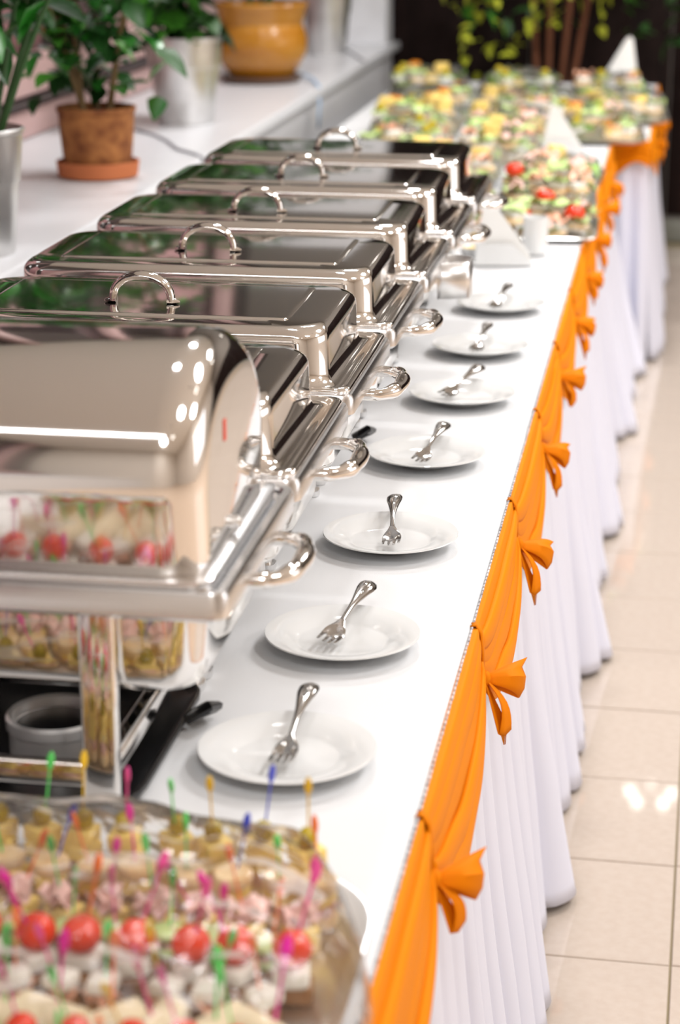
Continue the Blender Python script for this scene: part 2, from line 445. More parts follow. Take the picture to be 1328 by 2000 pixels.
# ------------------------------------------------------------------ orange swag with bows
TIES = [1.22 + .51 * k for k in range(11)]
sw = thing('orange_swag', 'pleated orange fabric swag tied along the table edge with bows', 'swag', (0, 0, 0))
def drape(y0, y1, seed, edge=EDGE, ext=0.):
    rnd = random.Random(seed); n = 44; m = 70; NP = 5
    ph = rnd.random() * 6; lo = rnd.uniform(.132, .152)
    offs = [rnd.uniform(-.03, .03) for _ in range(NP + 1)]
    rows = []
    for i in range(n + 1):
        s = i / n; y = y0 + (y1 - y0) * s
        w = (4 * s * (1 - s)) ** .5
        D = .066 + (lo - .066) * w + .004 * math.sin(s * 17 + ph) * w
        row = []
        for j in range(m + 1):
            v = j / m
            vv = v * NP; kf = min(NP - 1, int(vv + 1e-6)); f = min(1, vv - kf); h = 1.0 / NP
            A = (.0045 + .0040 * w) * (.8 + .35 * math.sin(ph + kf * 2.1)) * (.6 if kf == 0 else 1)
            sh = .035 * math.sin(s * PI * 2 + ph + kf) * w * (kf > 0)          # pleats wander along the swag
            if f < .30:
                g = f / .30; xo = A * (-1.1 + 1.9 * g); ve = kf * h - h * .30 * g * (kf > 0)
            elif f < .78:
                g = (f - .30) / .48; xo = A * (.8 + .35 * math.sin(PI * g)); ve = kf * h - h * .30 * (kf > 0) + h * (1.15 + .15 * (kf == 0)) * g ** 1.3
            else:
                g = (f - .78) / .22; xo = A * (.8 - 1.9 * g); ve = kf * h + h * (.85 + .15 * g)
            ve += sh * math.sin(PI * min(1, max(0, ve)))
            if kf == NP - 1 and f >= .78: xo = A * (.8 - .3 * g); ve = .97 + .05 * g
            x = edge + .0075 + (.006 + .014 * w) * ve + xo
            z = .7485 - D * ve
            row.append((x, y, z))
        row.insert(0, (edge + .0052, y, .7475))
        rows.append(row)
    bm = NB(); loft(bm, rows, closed=False)
    o = obj('drape', bm, M['orange'], sw, ang=75)
    sm = o.modifiers.new('t', 'SOLIDIFY'); sm.thickness = .001; sm.offset = -1
    return o
def bow(y, seed, edge=EDGE):
    rnd = random.Random(seed)
    b = bpy.data.objects.new('bow', None); COL.objects.link(b); b.parent = sw; b.location = (edge, y, 0)
    # tie band over the gathered cloth
    bm = NB()
    P = [(.001, 0, .751), (.008, 0, .7525), (.014, .0, .742), (.0165, .003, .715), (.0165, .004, .69)]
    loops = [[(x, yy - wd, z), (x + .0015, yy - wd * .5, z + .0006), (x + .0015, yy + wd * .5, z + .0006), (x, yy + wd, z)] for (x, yy, z), wd in zip(P, (.006, .007, .007, .008, .009))]
    loft(bm, loops, closed=False)
    o = obj('tie_band', bm, M['orange2'], b, ang=80); sm = o.modifiers.new('t', 'SOLIDIFY'); sm.thickness = .0014
    bm = NB(); ball(bm, (.019, .004, .683), .009, .8, 1, 1.1); obj('knot', bm, M['orange2'], b)
    # two folded tails / loops: a kinked pointed sheet each
    specs = [(.055 + rnd.uniform(-.005, .01), Vector((.55, .62, -.18 + rnd.uniform(-.3, .2))), .022), (.062 + rnd.uniform(-.01, .012), Vector((.30, .05 + rnd.uniform(-.4, .3), -1)), .017)]
    for L, d, wd in specs:
        d.normalize()
        side = d.cross(Vector((1, .1, .2))).normalized(); nrm = side.cross(d).normalized()
        if nrm.x < 0: nrm = -nrm
        bm = NB(); rows = []
        for k in range(9):
            t = k / 8
            c = Vector((.021, .004, .682)) + d * (L * t) + nrm * (.010 * math.sin(PI * t))
            w = .004 + wd * t ** .8
            tip = .018 * t
            rows.append([tuple(c - side * w + d * (tip * 1.0)), tuple(c - side * w * .5 + nrm * .006 * t), tuple(c + nrm * .013 * t - d * tip * .2), tuple(c + side * w * .5 + nrm * .004 * t), tuple(c + side * w * .9 - d * tip * .4)])
        loft(bm, rows, closed=False)
        # returning inner layer of the loop
        rows2 = [[tuple(Vector(p) - nrm * (.010 * math.sin(PI * min(1, k / 8 + .0)) + .0015)) for p in r] for k, r in enumerate(rows)]
        loft(bm, rows2, closed=False)
        o = obj('bow_tail', bm, M['orange2'], b, ang=50, recalc=False)
        sm = o.modifiers.new('t', 'SOLIDIFY'); sm.thickness = .0012
for i in range(len(TIES) - 1):
    drape(TIES[i], TIES[i + 1], 20 + i)
drape(.98, TIES[0], 19); drape(TIES[-1], 6.82, 40)
for i, y in enumerate(TIES[1:]): bow(y, 60 + i)
sw = thing('orange_swag', 'short orange swag on the wider far table, below the overhanging trays', 'swag', (0, 0, 0))
for i, (a, b_) in enumerate(((6.87, 7.4), (7.4, 7.95), (7.95, 8.74))):
    drape(a, b_, 80 + i, EDGE2)
bm = NB(); rows = []
for v in range(31):
    q = v / 30; rows.append([(EDGE2 + .010 - .20 + .20 * i / 24, 6.862 - .006 - .016 * q - .010 * abs(math.sin(PI * 4 * q)) ** .6, .7485 - q * (.10 + .03 * math.sin(i * .25))) for i in range(25)])
loft(bm, rows, closed=False); obj('drape', bm, M['orange'], sw, ang=75)
bow(7.4, 91, EDGE2); bow(7.95, 92, EDGE2)

# ------------------------------------------------------------------ plates and forks
def make_plate():
    bm = NB(); R = .0885
    pr = [(.0, .003), (.046, .003), (.052, .0042), (.060, .0085), (.0855, .0158), (R, .0172), (R - .0006, .0185), (.085, .0182), (.060, .0118), (.0535, .0075), (.049, .0058), (.0, .0056)]
    lathe(bm, [(.036, 0), (.040, 0), (.041, .003)] + pr[2:6] + pr[6:11] + [(.001, .0056)], 64, cap0=True, cap1=True)
    return obj('plate', bm, M['plate'], ang=50)
def make_fork():
    t = thing('fork', '', '', (0, 0, 0))
    # along +y: tines at y=0.. handle end y=.168 ; z up
    L = .168
    def sec(y, w, th, z, cup=0):
        return [(w * math.cos(a), y, z + th * math.sin(a) + cup * (math.cos(a) ** 2)) for a in [2 * PI * k / 14 for k in range(14)]]
    H = [(.062, .0032, .0014, .0098), (.075, .0029, .0017, .0132), (.090, .0034, .0020, .0158), (.108, .0052, .0026, .0176), (.125, .0078, .0031, .0188), (.142, .0102, .0034, .0194),
         (.154, .0108, .0036, .0192), (.162, .0092, .0034, .0186), (.1665, .0055, .0026, .0180), (.168, .002, .0012, .0178)]
    bm = NB(); loft(bm, [sec(*h) for h in H], cap0=True, cap1=True); hd = obj('handle', bm, M['fork'], t, ang=60)
    bm = NB(); ball(bm, (0, .150, .0222), .0050, 1, 1.5, .35); ball(bm, (0, .128, .0212), .0026, 1, 3, .5)
    obj('ornament', bm, M['fork'], hd)
    B = [(.063, .0032, .0014, .0098, 0), (.054, .0062, .0013, .0066, .001), (.046, .0105, .0012, .0035, .002), (.038, .0122, .0011, .0014, .003), (.030, .0124, .0010, .0006, .0032)]
    bm = NB(); loft(bm, [sec(y, w, th, z, c) for y, w, th, z, c in B], cap0=True, cap1=True); he = obj('head', bm, M['fork'], t, ang=60)
    for k in range(4):
        x = (-1.5 + k) * .0067; cu = .0032 * (x / .0105) ** 2
        bm = NB(); loft(bm, [[(x + sx * w, y, z + cu + sz * .0009) for sx, sz in ((-1, -1), (1, -1), (1, 1), (-1, 1))]
                             for y, w, z in ((.032, .0024, .0006), (.022, .0019, .0008), (.010, .0015, .0022), (.002, .0010, .0046), (0, .0004, .0053))], cap0=True, cap1=True)
        obj('tine', bm, M['fork'], he, ang=50)
    return t
ORD = ['nearest', 'second nearest', 'third nearest', 'fourth nearest', 'fifth nearest', 'sixth nearest', 'farthest']
PL = [(-.348, 1.822), (-.345, 2.146), (-.341, 2.517), (-.343, 2.916), (-.329, 3.301), (-.334, 3.664), (-.329, 4.054)]
FK = [((-.344, 1.930), (-.347, 1.772)), ((-.335, 2.262), (-.359, 2.100)), ((-.347, 2.620), (-.332, 2.454)), ((-.329, 3.000), (-.348, 2.844)), ((-.317, 3.395), (-.358, 3.250)), ((-.329, 3.735), (-.338, 3.585)), ((-.322, 4.130), (-.341, 3.975))]
EXT = ['behind the near skewered tray', 'near the round-topped dish', 'with its fork lying straight', 'just in front of the cloth seam',
       'just behind the cloth seam', 'one before the last', 'before the white napkin cone']
plate0 = make_plate(); fork0 = make_fork()
for k in range(7):
    zt = .7515 if PL[k][1] < 3.1 else .749
    p = plate0 if k == 0 else copy_tree(plate0)
    p.location = (PL[k][0], PL[k][1], zt)
    tag(p, f'{ORD[k]} white dessert plate of the row, {EXT[k]}', 'plate', 'white dessert plates in a row')
    f = fork0 if k == 0 else copy_tree(fork0)
    (hx, hy), (tx, ty) = FK[k]
    a = math.atan2(-(hx - tx), hy - ty)
    f.location = (tx, ty, zt + .0155); f.rotation_euler = (math.radians(1.0), [0, .25, -.1, .2, .3, .1, .1][k], a)
    tag(f, f'steel fork lying across the {ORD[k]} white plate, tines towards the viewer', 'fork', 'forks on the dessert plates')

# ------------------------------------------------------------------ chafing dishes
XR, XL = -.372, -.965
CX0 = (XR + XL) / 2; HX = (XR - XL) / 2; HY = .174; ZR = .980
def side_handle(t, sx, strap=False):
    bm = NB()
    if strap:      # wide flat strap loop
        prof = []
        for i in range(25):
            a = PI * i / 24
            prof.append((sx * (HX - .004 + .052 * min(1, 1.25 * math.sin(a))), -.045 * math.cos(a) + .03))
        lo = [[(x, y, z) for x, y in prof] for z in (.915, .975)]
        loft(bm, lo, closed=False)
        o = obj('side_handle', bm, M['steel_dull'], t); sm = o.modifiers.new('t', 'SOLIDIFY'); sm.thickness = .003
        return o
    pts = []
    for i in range(25):
        a = PI * i / 24
        c, s = math.cos(a), math.sin(a)
        pts.append((sx * (HX - .012 + .048 * (abs(s) ** .55)), -.066 * (abs(c) ** .8) * (1 if c > 0 else -1) + .012, .953 + .001 * s))
    tube(bm, pts, [.0070 + .0025 * math.sin(PI * i / 24) + .0008 * math.sin(i * 1.1) for i in range(25)], 14)
    return obj('side_handle', bm, M['steel'], t)
YF = [1.665, 2.025, 2.392, 2.775, 3.165, 3.56, 3.955]
def make_dish(label, y0, roll=False, strap=False, tray=True, hy=None):
    tw = 0 if roll else -.026
    t = thing('chafing_dish', label, 'chafing dish', (CX0, y0 + HY, 0), 0, 'row of steel chafing dishes')
    # rim frame: stepped ring
    bm = NB()
    L = [rr(0, 0, HX - .030, HY - .026, .02, .955), rr(0, 0, HX - .004, HY - .004, .014, .952), rr(0, 0, HX, HY, .016, .956), rr(0, 0, HX, HY, .016, .974), rr(0, 0, HX - .003, HY - .003, .014, ZR),
         rr(0, 0, HX - .010, HY - .009, .012, ZR), rr(0, 0, HX - .012, HY - .011, .012, ZR - .005), rr(0, 0, HX - .019, HY - .016, .012, ZR - .005), rr(0, 0, HX - .021, HY - .018, .012, ZR + .001), rr(0, 0, HX - .030, HY - .026, .02, ZR + .001)]
    loft(bm, L, wrap=True)
    obj('rim_frame', bm, M['rail'], t)
    # water pan
    bm = NB(); ax, ay = HX - .026, HY - .022
    L = [rr(0, 0, ax, ay, .022, ZR), rr(0, 0, ax - .002, ay - .002, .03, .955), rr(0, 0, ax - .006, ay - .006, .034, .900)]
    for q in range(1, 6):
        a = PI / 2 * q / 5
        L.append(rr(0, 0, ax - .007 - .016 * (1 - math.cos(a)), ay - .007 - .016 * (1 - math.cos(a)), .036, .886 - .018 * math.sin(a)))
    loft(bm, L, cap1=True)
    o = obj('water_pan', bm, M['steel'], t)
    # legs and lower rails
    lx = HX - .122; ly = HY - .012
    for sx in (-1, 1):
        for sy in (-1, 1):
            bm = NB()
            L = [rr(sx * lx, sy * ly, .017, .009, .005, z, 3) for z in (.752, .758, .80, .86, .92, .954)]
            loft(bm, L, cap0=True, cap1=True); lg = obj('leg', bm, M['steel'], t)
            bm = NB(); loft(bm, [rr(sx * lx, sy * ly, .022, .014, .008, z, 3) for z in (.7505, .754, .758)], cap0=True, cap1=True); obj('foot', bm, M['steel_dull'], lg)
    for sy in (-1, 1):
        bm = NB(); box(bm, -lx + .016, lx - .016, sy * ly - .006, sy * ly + .006, .780, .806, .003); obj('lower_rail', bm, M['steel'], t)
    for sx in (-1, 1):
        bm = NB(); box(bm, sx * lx - .009, sx * lx + .009, -ly + .010, ly - .010, .780, .804, .004); obj('lower_rail', bm, M['steel'], t)
    if tray:
        bm = NB(); L = [rr(0, 0, lx + tw + .022, ly + .0, .05, .7515), rr(0, 0, lx + tw + .028, ly + .004, .055, .758), rr(0, 0, lx + tw + .028, ly + .004, .055, .763), rr(0, 0, lx + tw + .024, ly, .05, .763), rr(0, 0, lx + tw + .018, ly - .004, .05, .757)]
        loft(bm, L, cap0=True, cap1=True); tr = obj('burner_tray', bm, M['black'], t)
        for sx in ((1,) if roll or y0 == YF[3] else ()):
            bm = NB(); tube(bm, [(sx * (lx + .028), .055, .760), (sx * (lx + .050), .058, .774), (sx * (lx + .052), .075, .766), (sx * (lx + .036), .080, .757)], .006, 8, flat=1.8); obj('tray_clip', bm, M['black'], tr)
    side_handle(t, 1, strap); side_handle(t, -1, strap)
    # lid
    if roll:
        bm = NB(); loops = []
        xe, R = HX - .026, .042; y_h, z0, z1, hh = .160, ZR + .004, 1.064, .114
        def D(x, ins):
            a, h = y_h - ins, hh - ins; pts = [(x, -a + .011, z0), (x, -a + .0055, z0 + (z1 - z0) * .5), (x, -a + .0012, z0 + (z1 - z0) * .9)]
            for i in range(33):
                th = PI * i / 32
                c, s = math.cos(th), math.sin(th)
                pts.append((x, -a * (abs(c) ** .86) * (1 if c > 0 else -1), z1 + h * abs(s) ** .92))
            pts += [(x, a - .0012, z0 + (z1 - z0) * .9), (x, a - .0055, z0 + (z1 - z0) * .5), (x, a - .011, z0)]
            return pts
        seq = []
        for q in range(9):
            ph = PI / 2 * q / 8
            seq.append((-(xe - R + R * math.cos(PI / 2 - ph) * 0 + R * math.cos(ph)), R * (1 - math.sin(ph))))
        seqL = seq; seqR = [(-x, i) for x, i in reversed(seq)]
        loft(bm, [D(x, i) for x, i in seqL + seqR], closed=True, cap0=True, cap1=True)
        lid = obj('roll_top_lid', bm, M['steel'], t, ang=50); 
        # pivot stud and red seal on the end
        bm = NB(); lathe(bm, [(.006, 0), (.006, .006), (.004, .008)], 14); p = obj('pivot_stud', bm, M['steel_dull'], lid); p.location = (xe, -.02, 1.000); p.rotation_euler = (0, PI / 2, 0)
        bm = NB(); box(bm, 0, .0008, -.004, .004, -.010, .010); p = obj('red_sticker', bm, M['tomato'], lid, smooth=False); p.location = (xe + .0002, -.050, 1.098); p['label'] = 'small red sticker'
        # base flange of the lid
        bm = NB(); loft(bm, [rr(0, 0, HX - .017, HY - .010, .02, ZR + .001), rr(0, 0, HX - .017, HY - .010, .02, ZR + .006), rr(0, 0, HX - .024, HY - .016, .03, ZR + .009), rr(0, 0, HX - .040, HY - .030, .03, ZR + .008), rr(0, 0, HX - .040, HY - .030, .03, ZR + .001)], wrap=True)
        obj('lid_flange', bm, M['rail'], lid)
    else:
        bm = NB(); hx, hy_ = HX - .006, HY - .006
        z = ZR + .002
        L = [rr(0, 0, hx - .012, hy_ - .010, .018, z, 8), rr(0, 0, hx - .001, hy_ - .001, .018, z - .002, 8), rr(0, 0, hx, hy_, .018, z + .002, 8), rr(0, 0, hx - .002, hy_ - .002, .018, z + .005, 8), rr(0, 0, hx - .010, hy_ - .009, .02, z + .005, 8),
             rr(0, 0, hx - .014, hy_ - .012, .02, z + .002, 8), rr(0, 0, hx - .022, hy_ - .014, .025, z + .002, 8), rr(0, 0, hx - .030, hy_ - .018, .034, z + .007, 8), rr(0, 0, hx - .0325, hy_ - .0195, .038, z + .018, 8),
             rr(0, 0, hx - .0335, hy_ - .0205, .040, z + .053, 8)]
        for q in range(1, 7):
            a = PI / 2 * q / 6
            L.append(rr(0, 0, hx - .0335 - .015 * (1 - math.cos(a)), hy_ - .0205 - .015 * (1 - math.cos(a)), .040 + .012 * (1 - math.cos(a)), z + .056 + .018 * math.sin(a), 8))
        zt = z + .074
        L += [rr(0, 0, hx - .085, hy_ - .062, .030, zt + .0015, 8), rr(0, 0, hx - .0865, hy_ - .0635, .005, zt + .0012, 8), rr(0, 0, hx - .089, hy_ - .066, .004, zt + .0030, 8), rr(0, 0, hx - .093, hy_ - .070, .004, zt + .0032, 8)]
        loft(bm, L, cap1=True)
        lid = obj('lid', bm, M['steel'], t, ang=55)
        dy = 0 if hy is None else hy - (y0 + HY)
        zt += .0034; bm = NB(); pts = []
        for i in range(21):
            a = PI * i / 20
            pts.append((-.0385 * math.cos(a), dy, zt + .003 + .033 * math.sin(a) ** .8))
        tube(bm, pts, [.0052 + .0008 * math.sin(PI * i / 20) for i in range(21)], 12, flat=1.5)
        h = obj('lid_handle', bm, M['steel'], lid)
        for s in (-1, 1):
            bm = NB(); tube(bm, [(s * .034, dy, zt + .004), (s * .041, dy, zt + .0035), (s * .050, dy, zt + .0022)], [.005, .0045, .0015], 10, flat=1.6); obj('bracket', bm, M['steel'], lid)
    return t
LH = [None, None, 2.53, 2.915, 3.28, 3.69, 4.09]
LB = ['steel chafing dish with a tall rounded roll-top cover, above a black burner tray',
      'flat-lidded chafing dish mostly hidden directly behind the roll-top one',
      'flat-lidded chafing dish second behind the roll-top, its whole loop handle showing large',
      'flat-lidded chafing dish third behind the roll-top one, level with the fourth plate',
      'flat-lidded chafing dish with a wide strap side handle, middle of the row',
      'flat-lidded chafing dish second from the far end of the row',
      'flat-lidded chafing dish at the far end of the row, next to the wrapped trays']
for k in range(7):
    make_dish(LB[k], YF[k], roll=(k == 0), strap=(k == 4), hy=LH[k])
# fuel burner under the roll-top dish
t = thing('fuel_burner', 'round steel fuel burner on the black tray under the roll-top dish', 'burner', (-.575, 1.80, .7575))
bm = NB(); lathe(bm, [(.043, 0), (.047, .003), (.047, .028), (.050, .030), (.050, .040), (.047, .043), (.044, .041), (.043, .030), (.001, .029)], 40); obj('can', bm, M['can'], t)
bm = NB(); lathe(bm, [(.040, .0295), (.040, .031), (.012, .032)], 32); obj('wick', bm, M['black'], t)
t = thing('fuel_burner', 'round steel fuel burner at the left under the roll-top dish', 'burner', (-.765, 1.80, .7575))
bm = NB(); lathe(bm, [(.043, 0), (.047, .003), (.047, .028), (.050, .030), (.050, .040), (.047, .043), (.044, .041), (.043, .030), (.001, .029)], 40); obj('can', bm, M['can'], t)

# ------------------------------------------------------------------ plants and pots on the sill
def leaf_mesh(name, L, wd, m, bend=.25):
    bm = NB(); rows = []
    for k, (t, w) in enumerate(((0, .04), (.15, .55), (.4, 1), (.7, .75), (.9, .3), (1, .03))):
        z = -bend * L * t * t
        rows.append([(-wd * w, L * t, z + wd * w * .35), (0, L * t, z), (wd * w, L * t, z + wd * w * .35)])
    loft(bm, rows, closed=False)
    me = bpy.data.meshes.new(name); bm.to_mesh(me); bm.free(); me.materials.append(m)
    for p in me.polygons: p.use_smooth = True
    return me
def plant(z0, n, ht, spread, L, wd, mats, stems=5, seed=1, stem_m='stemg', low=.15, droop=.3, arr='bush', avoid=None):
    rnd = random.Random(seed)
    t = POT; zz0 = z0 - .8702
    meshes = [leaf_mesh('leaf', L, wd, M[m]) for m in mats]
    paths = []
    for s in range(stems):
        a = rnd.uniform(0, 2 * PI); sp = rnd.uniform(.25, 1) * spread
        e = Vector((math.cos(a) * sp, math.sin(a) * sp, ht * rnd.uniform(.65, 1)))
        b0 = Vector((math.cos(a) * .03, math.sin(a) * .03, -.03 + 0))
        pts = [b0.lerp(e, q / 7) + Vector((0, 0, zz0 + .25 * sp * math.sin(PI * q / 7))) for q in range(8)]
        paths.append(pts)
        bm = NB(); tube(bm, pts, [.007 - .0006 * q for q in range(8)], 6); obj('stem', bm, M[stem_m], t)
    for k in range(n):
        p = paths[rnd.randrange(stems)]; u = rnd.uniform(low, 1) ** .8 * 6.99; i = int(u)
        pos = p[i].lerp(p[i + 1], u - i)
        if arr == 'bush': pos = pos + Vector((rnd.gauss(0, .4), rnd.gauss(0, .4), rnd.gauss(0, .3))) * spread * .55
        rz = rnd.uniform(0, 2 * PI)
        if pos.z < zz0: pos.z = 2 * zz0 - pos.z + .02
        pos.x = max(pos.x, X_L + .22 - t.location.x)
        share('leaf', meshes[rnd.randrange(len(meshes))], t, pos, (rnd.uniform(-.8, .5), rnd.uniform(-.5, .5), rz), rnd.uniform(.75, 1.25))
    return t
def pot(label, x, y, prof, m, soil_r, soil_z, saucer=None, sm=None):
    global POT
    t = thing('potted_plant', label, 'potted plant', (x, y, .8702)); POT = t
    bm = NB(); lathe(bm, prof, 48, cap1=False); obj('pot_body', bm, M[m], t, ang=35)
    bm = NB(); lathe(bm, [(soil_r, soil_z - .01), (soil_r, soil_z), (soil_r * .5, soil_z + .008)], 24); obj('soil', bm, M['soil'], t)
    if saucer:
        bm = NB(); lathe(bm, saucer, 48, cap1=False); obj('saucer', bm, M[sm], t, ang=35)
    return t
# left galvanised pot
bk = lambda s=1: [(.066 * s, .0), (.068 * s, .004), (.080 * s, .140 * s), (.083 * s, .142 * s), (.084 * s, .150 * s), (.092 * s, .235 * s), (.096 * s, .238 * s), (.096 * s, .244 * s), (.092 * s, .246 * s), (.090 * s, .240 * s), (.084 * s, .20 * s)]
pot('plant with glossy leaflets on arching stems in a galvanised pot, leftmost on the sill', -1.345, 3.86, bk(1.0), 'bucket', .084, .205)
plant(1.08, 170, .62, .33, .085, .024, ['leafA', 'leafA', 'leafB'], 8, 3, low=.25, arr='stem')
# terracotta pot
pot('small bushy ficus in a rough brown terracotta pot with saucer on the sill', -1.405, 4.93,
    [(.074, .012), (.082, .016), (.090, .10), (.094, .158), (.098, .160), (.098, .172), (.093, .172), (.089, .158), (.086, .14)], 'cork', .087, .152,
    [(.080, 0), (.098, .004), (.103, .040), (.098, .041), (.094, .012), (.075, .010)], 'terra')
plant(1.03, 290, .62, .25, .080, .025, ['leafB', 'leafB', 'leafC', 'leafA'], 9, 5, 'bark', low=.12)
# silver bucket
pot('leafy plant in a silver bucket pot between the terracotta and ochre pots', -1.455, 6.08,
    [(.080, 0), (.083, .004), (.104, .165), (.108, .168), (.109, .178), (.113, .245), (.117, .248), (.117, .254), (.112, .256), (.110, .245), (.104, .2)], 'bucket', .106, .225)
plant(1.10, 170, .55, .24, .11, .040, ['leafC', 'leafB', 'leafD'], 7, 9, low=.05)
# ochre pot
pot('dark foliage plant in a bulbous ochre glazed pot on a dark saucer', -1.475, 7.35,
    [(.105, .018), (.110, .022), (.140, .06), (.162, .11), (.165, .15), (.155, .185), (.146, .205), (.150, .215), (.163, .262), (.168, .272), (.164, .280), (.156, .276), (.145, .25), (.140, .24)], 'ochre', .143, .243,
    [(.10, 0), (.135, .004), (.148, .024), (.142, .026), (.12, .012), (.10, .010)], 'ochre_dark')
plant(1.12, 120, .7, .28, .10, .032, ['leafD', 'leafB'], 6, 12, low=.15)
pot('dark leafy plant in the farthest silver pot, beside the white pillar', -1.44, 8.55, bk(1.15), 'bucket', .096, .235)
plant(1.16, 60, .6, .20, .10, .030, ['leafD', 'leafB'], 5, 14, low=.2)

# ribbon and cables on the sill
bm = NB(); R = []
for q, p in enumerate([(-1.42, 7.62, .872), (-1.36, 7.52, .885), (-1.29, 7.35, .884), (-1.235, 7.18, .874), (-1.222, 7.12, .82), (-1.220, 7.08, .74)]):
    R.append([(p[0] - .003, p[1] - .014, p[2]), (p[0], p[1] + .014, p[2] + .002)])
loft(bm, R, closed=False); o = obj('ribbon', bm, M['blue'], ang=60); o.modifiers.new('t', 'SOLIDIFY').thickness = .002
tag(o, 'pale blue ribbon hanging over the sill edge beside the ochre pot', 'ribbon')
bm = NB(); tube(bm, [(-1.55, 5.85, .874), (-1.47, 5.75, .8735), (-1.40, 5.62, .8735), (-1.33, 5.45, .8735), (-1.26, 5.36, .8735), (-1.222, 5.30, .87), (-1.217, 5.28, .80)], .004, 6)
tag(obj('cable', bm, M['wire']), 'thin grey cable crossing the sill beside the silver bucket pot', 'cable')
bm = NB(); tube(bm, [(-1.60, 8.95, .874), (-1.5, 8.9, .874), (-1.38, 8.7, .8735), (-1.29, 8.4, .8735), (-1.23, 8.2, .874)], .005, 6)
tag(obj('cable', bm, M['wire']), 'dark cable crossing the far end of the sill', 'cable')

# ------------------------------------------------------------------ tree behind the far table
def tree():
    rnd = random.Random(4)
    t = thing('potted_tree', 'yellow-green leafy tree with reddish trunks standing behind the far table', 'tree', (-.55, 8.98, 0))
    bm = NB(); lathe(bm, [(.13, 0), (.14, .005), (.17, .30), (.18, .31), (.18, .33), (.16, .33), (.155, .30)], 28, cap1=False); obj('pot', bm, M['ochre_dark'], t)
    bm = NB(); lathe(bm, [(.155, .29), (.155, .30), (.05, .305)], 20); obj('soil', bm, M['soil'], t)
    for k in range(4):
        x = (-.06, .0, .07, .13)[k]
        bm = NB(); tube(bm, [(x * .3, 0, .28), (x, .02, .9), (x * 1.6, .0, 1.4), (x * 2.6, .02, 2.2)], [.016, .013, .011, .006], 8); obj('trunk', bm, M['trunk'], t)
    ly = leaf_mesh('leaf', .058, .018, M['leafY']); ld = leaf_mesh('leaf', .085, .024, M['leafD']); lc = leaf_mesh('leaf', .08, .022, M['leafC'])
    cl = []
    for k in range(15):
        cl.append((Vector((rnd.uniform(-.42, .42), rnd.uniform(-.15, .12), rnd.uniform(.92, 1.5))), ly if rnd.random() < .55 else lc, .055))
    for x, z in ((-.26, 1.02), (-.10, 1.03), (-.30, .93), (-.16, .86), (.05, 1.05), (.28, 1.09)):
        cl.append((Vector((x, -.12, z)), ly, .05))
    for k in range(16):
        cl.append((Vector((rnd.uniform(-.5, .5), rnd.uniform(-.1, .2), rnd.uniform(1.0, 2.4))), ld if k % 3 else lc, .10))
    n = 0
    for c, me, sp in cl:
        for q in range(9):
            n += 1
            share('leaf', me, t, Vector((c.x + rnd.gauss(0, sp), min(.13, c.y + rnd.gauss(0, sp)), c.z + rnd.gauss(0, sp))), (rnd.uniform(-1.2, .6), rnd.uniform(-.6, .6), rnd.uniform(0, 6.28)), rnd.uniform(.8, 1.3))
tree()

# ------------------------------------------------------------------ napkins, cup, small bowl
def napkin_cone(label, x, y, h, w, rz, z=.75, holder=True):
    t = thing('napkin_stack', label, 'napkins', (x, y, z + .0065), rz)
    for k in range(6):      # fanned, slightly offset folded sheets
        bm = NB(); o_ = k * .006 - .015
        P = [(-w * .50, 0), (-w * .48, h * .30), (-w * .34, h * .94), (-w * .26, h), (-w * .16, h * .95), (w * .46, h * .16), (w * .52, 0)]
        ky = 1 - .04 * k
        f = [(a * ky, o_ * (1 - b / h * .5), b * ky + .001) for a, b in P]; b_ = [(a, q + .0035, c) for a, q, c in f]
        loft(bm, [f, b_], cap0=True, cap1=True); obj('napkin', bm, M['napkin'], t, ang=30)
    if holder:
        bm = NB()
        loft(bm, [rr(0, 0, w * .54, .030, .008, .0005, 3), rr(0, 0, w * .54, .030, .008, .005, 3), rr(0, 0, w * .53, .028, .008, .006, 3)], cap0=True, cap1=True)
        for s in (-1, 1):
            f = [(-w * .5, s * .026, .005), (-w * .47, s * .026, h * .36), (w * .16, s * .024, h * .36), (w * .52, s * .026, .005)]
            loft(bm, [f, [(a, q + s * .003, c) for a, q, c in f]], cap0=True, cap1=True)
        h_ = obj('napkin_holder', bm, M['plate'], None, ang=30); h_.location = (x, y, z); h_.rotation_euler = (0, 0, rz)
        tag(h_, 'low white holder under the ' + label, 'napkin holder')
napkin_cone('folded napkins right behind the farthest plate', -.370, 4.56, .135, .125, .15)
napkin_cone('folded napkins standing between the wrapped trays', -.335, 6.35, .16, .13, .1, .7485)
napkin_cone('folded napkins against the dark wall, farthest ones', -.235, 8.55, .20, .15, 3.3, .7485)
t = thing('ceramic_cup', 'white ceramic cup next to the napkin holder behind the farthest plate', 'cup', (-.306, 4.70, .7495))
bm = NB(); lathe(bm, [(.024, 0), (.028, .003), (.030, .085), (.0285, .0855), (.0265, .08), (.025, .01), (.001, .008)], 32); obj('cup_body', bm, M['plate'], t)
bm = NB(); tube(bm, [(-.029, 0, .065), (-.042, 0, .062), (-.045, 0, .045), (-.040, 0, .025), (-.028, 0, .020)], .0035, 8); obj('handle', bm, M['plate'], t)
bm = NB(); lathe(bm, [(.022, 0), (.026, .002), (.045, .028), (.048, .030), (.044, .030), (.024, .008), (.001, .007)], 32)
tag(obj('sauce_bowl', bm, M['plate']), 'small white bowl of pale sauce left of the napkin holder', 'bowl').location = (-.437, 4.62, .7495)
t = bpy.data.objects['sauce_bowl']
bm = NB(); lathe(bm, [(.034, .016), (.036, .022), (.02, .024)], 24); obj('sauce', bm, M['cheese'], t)

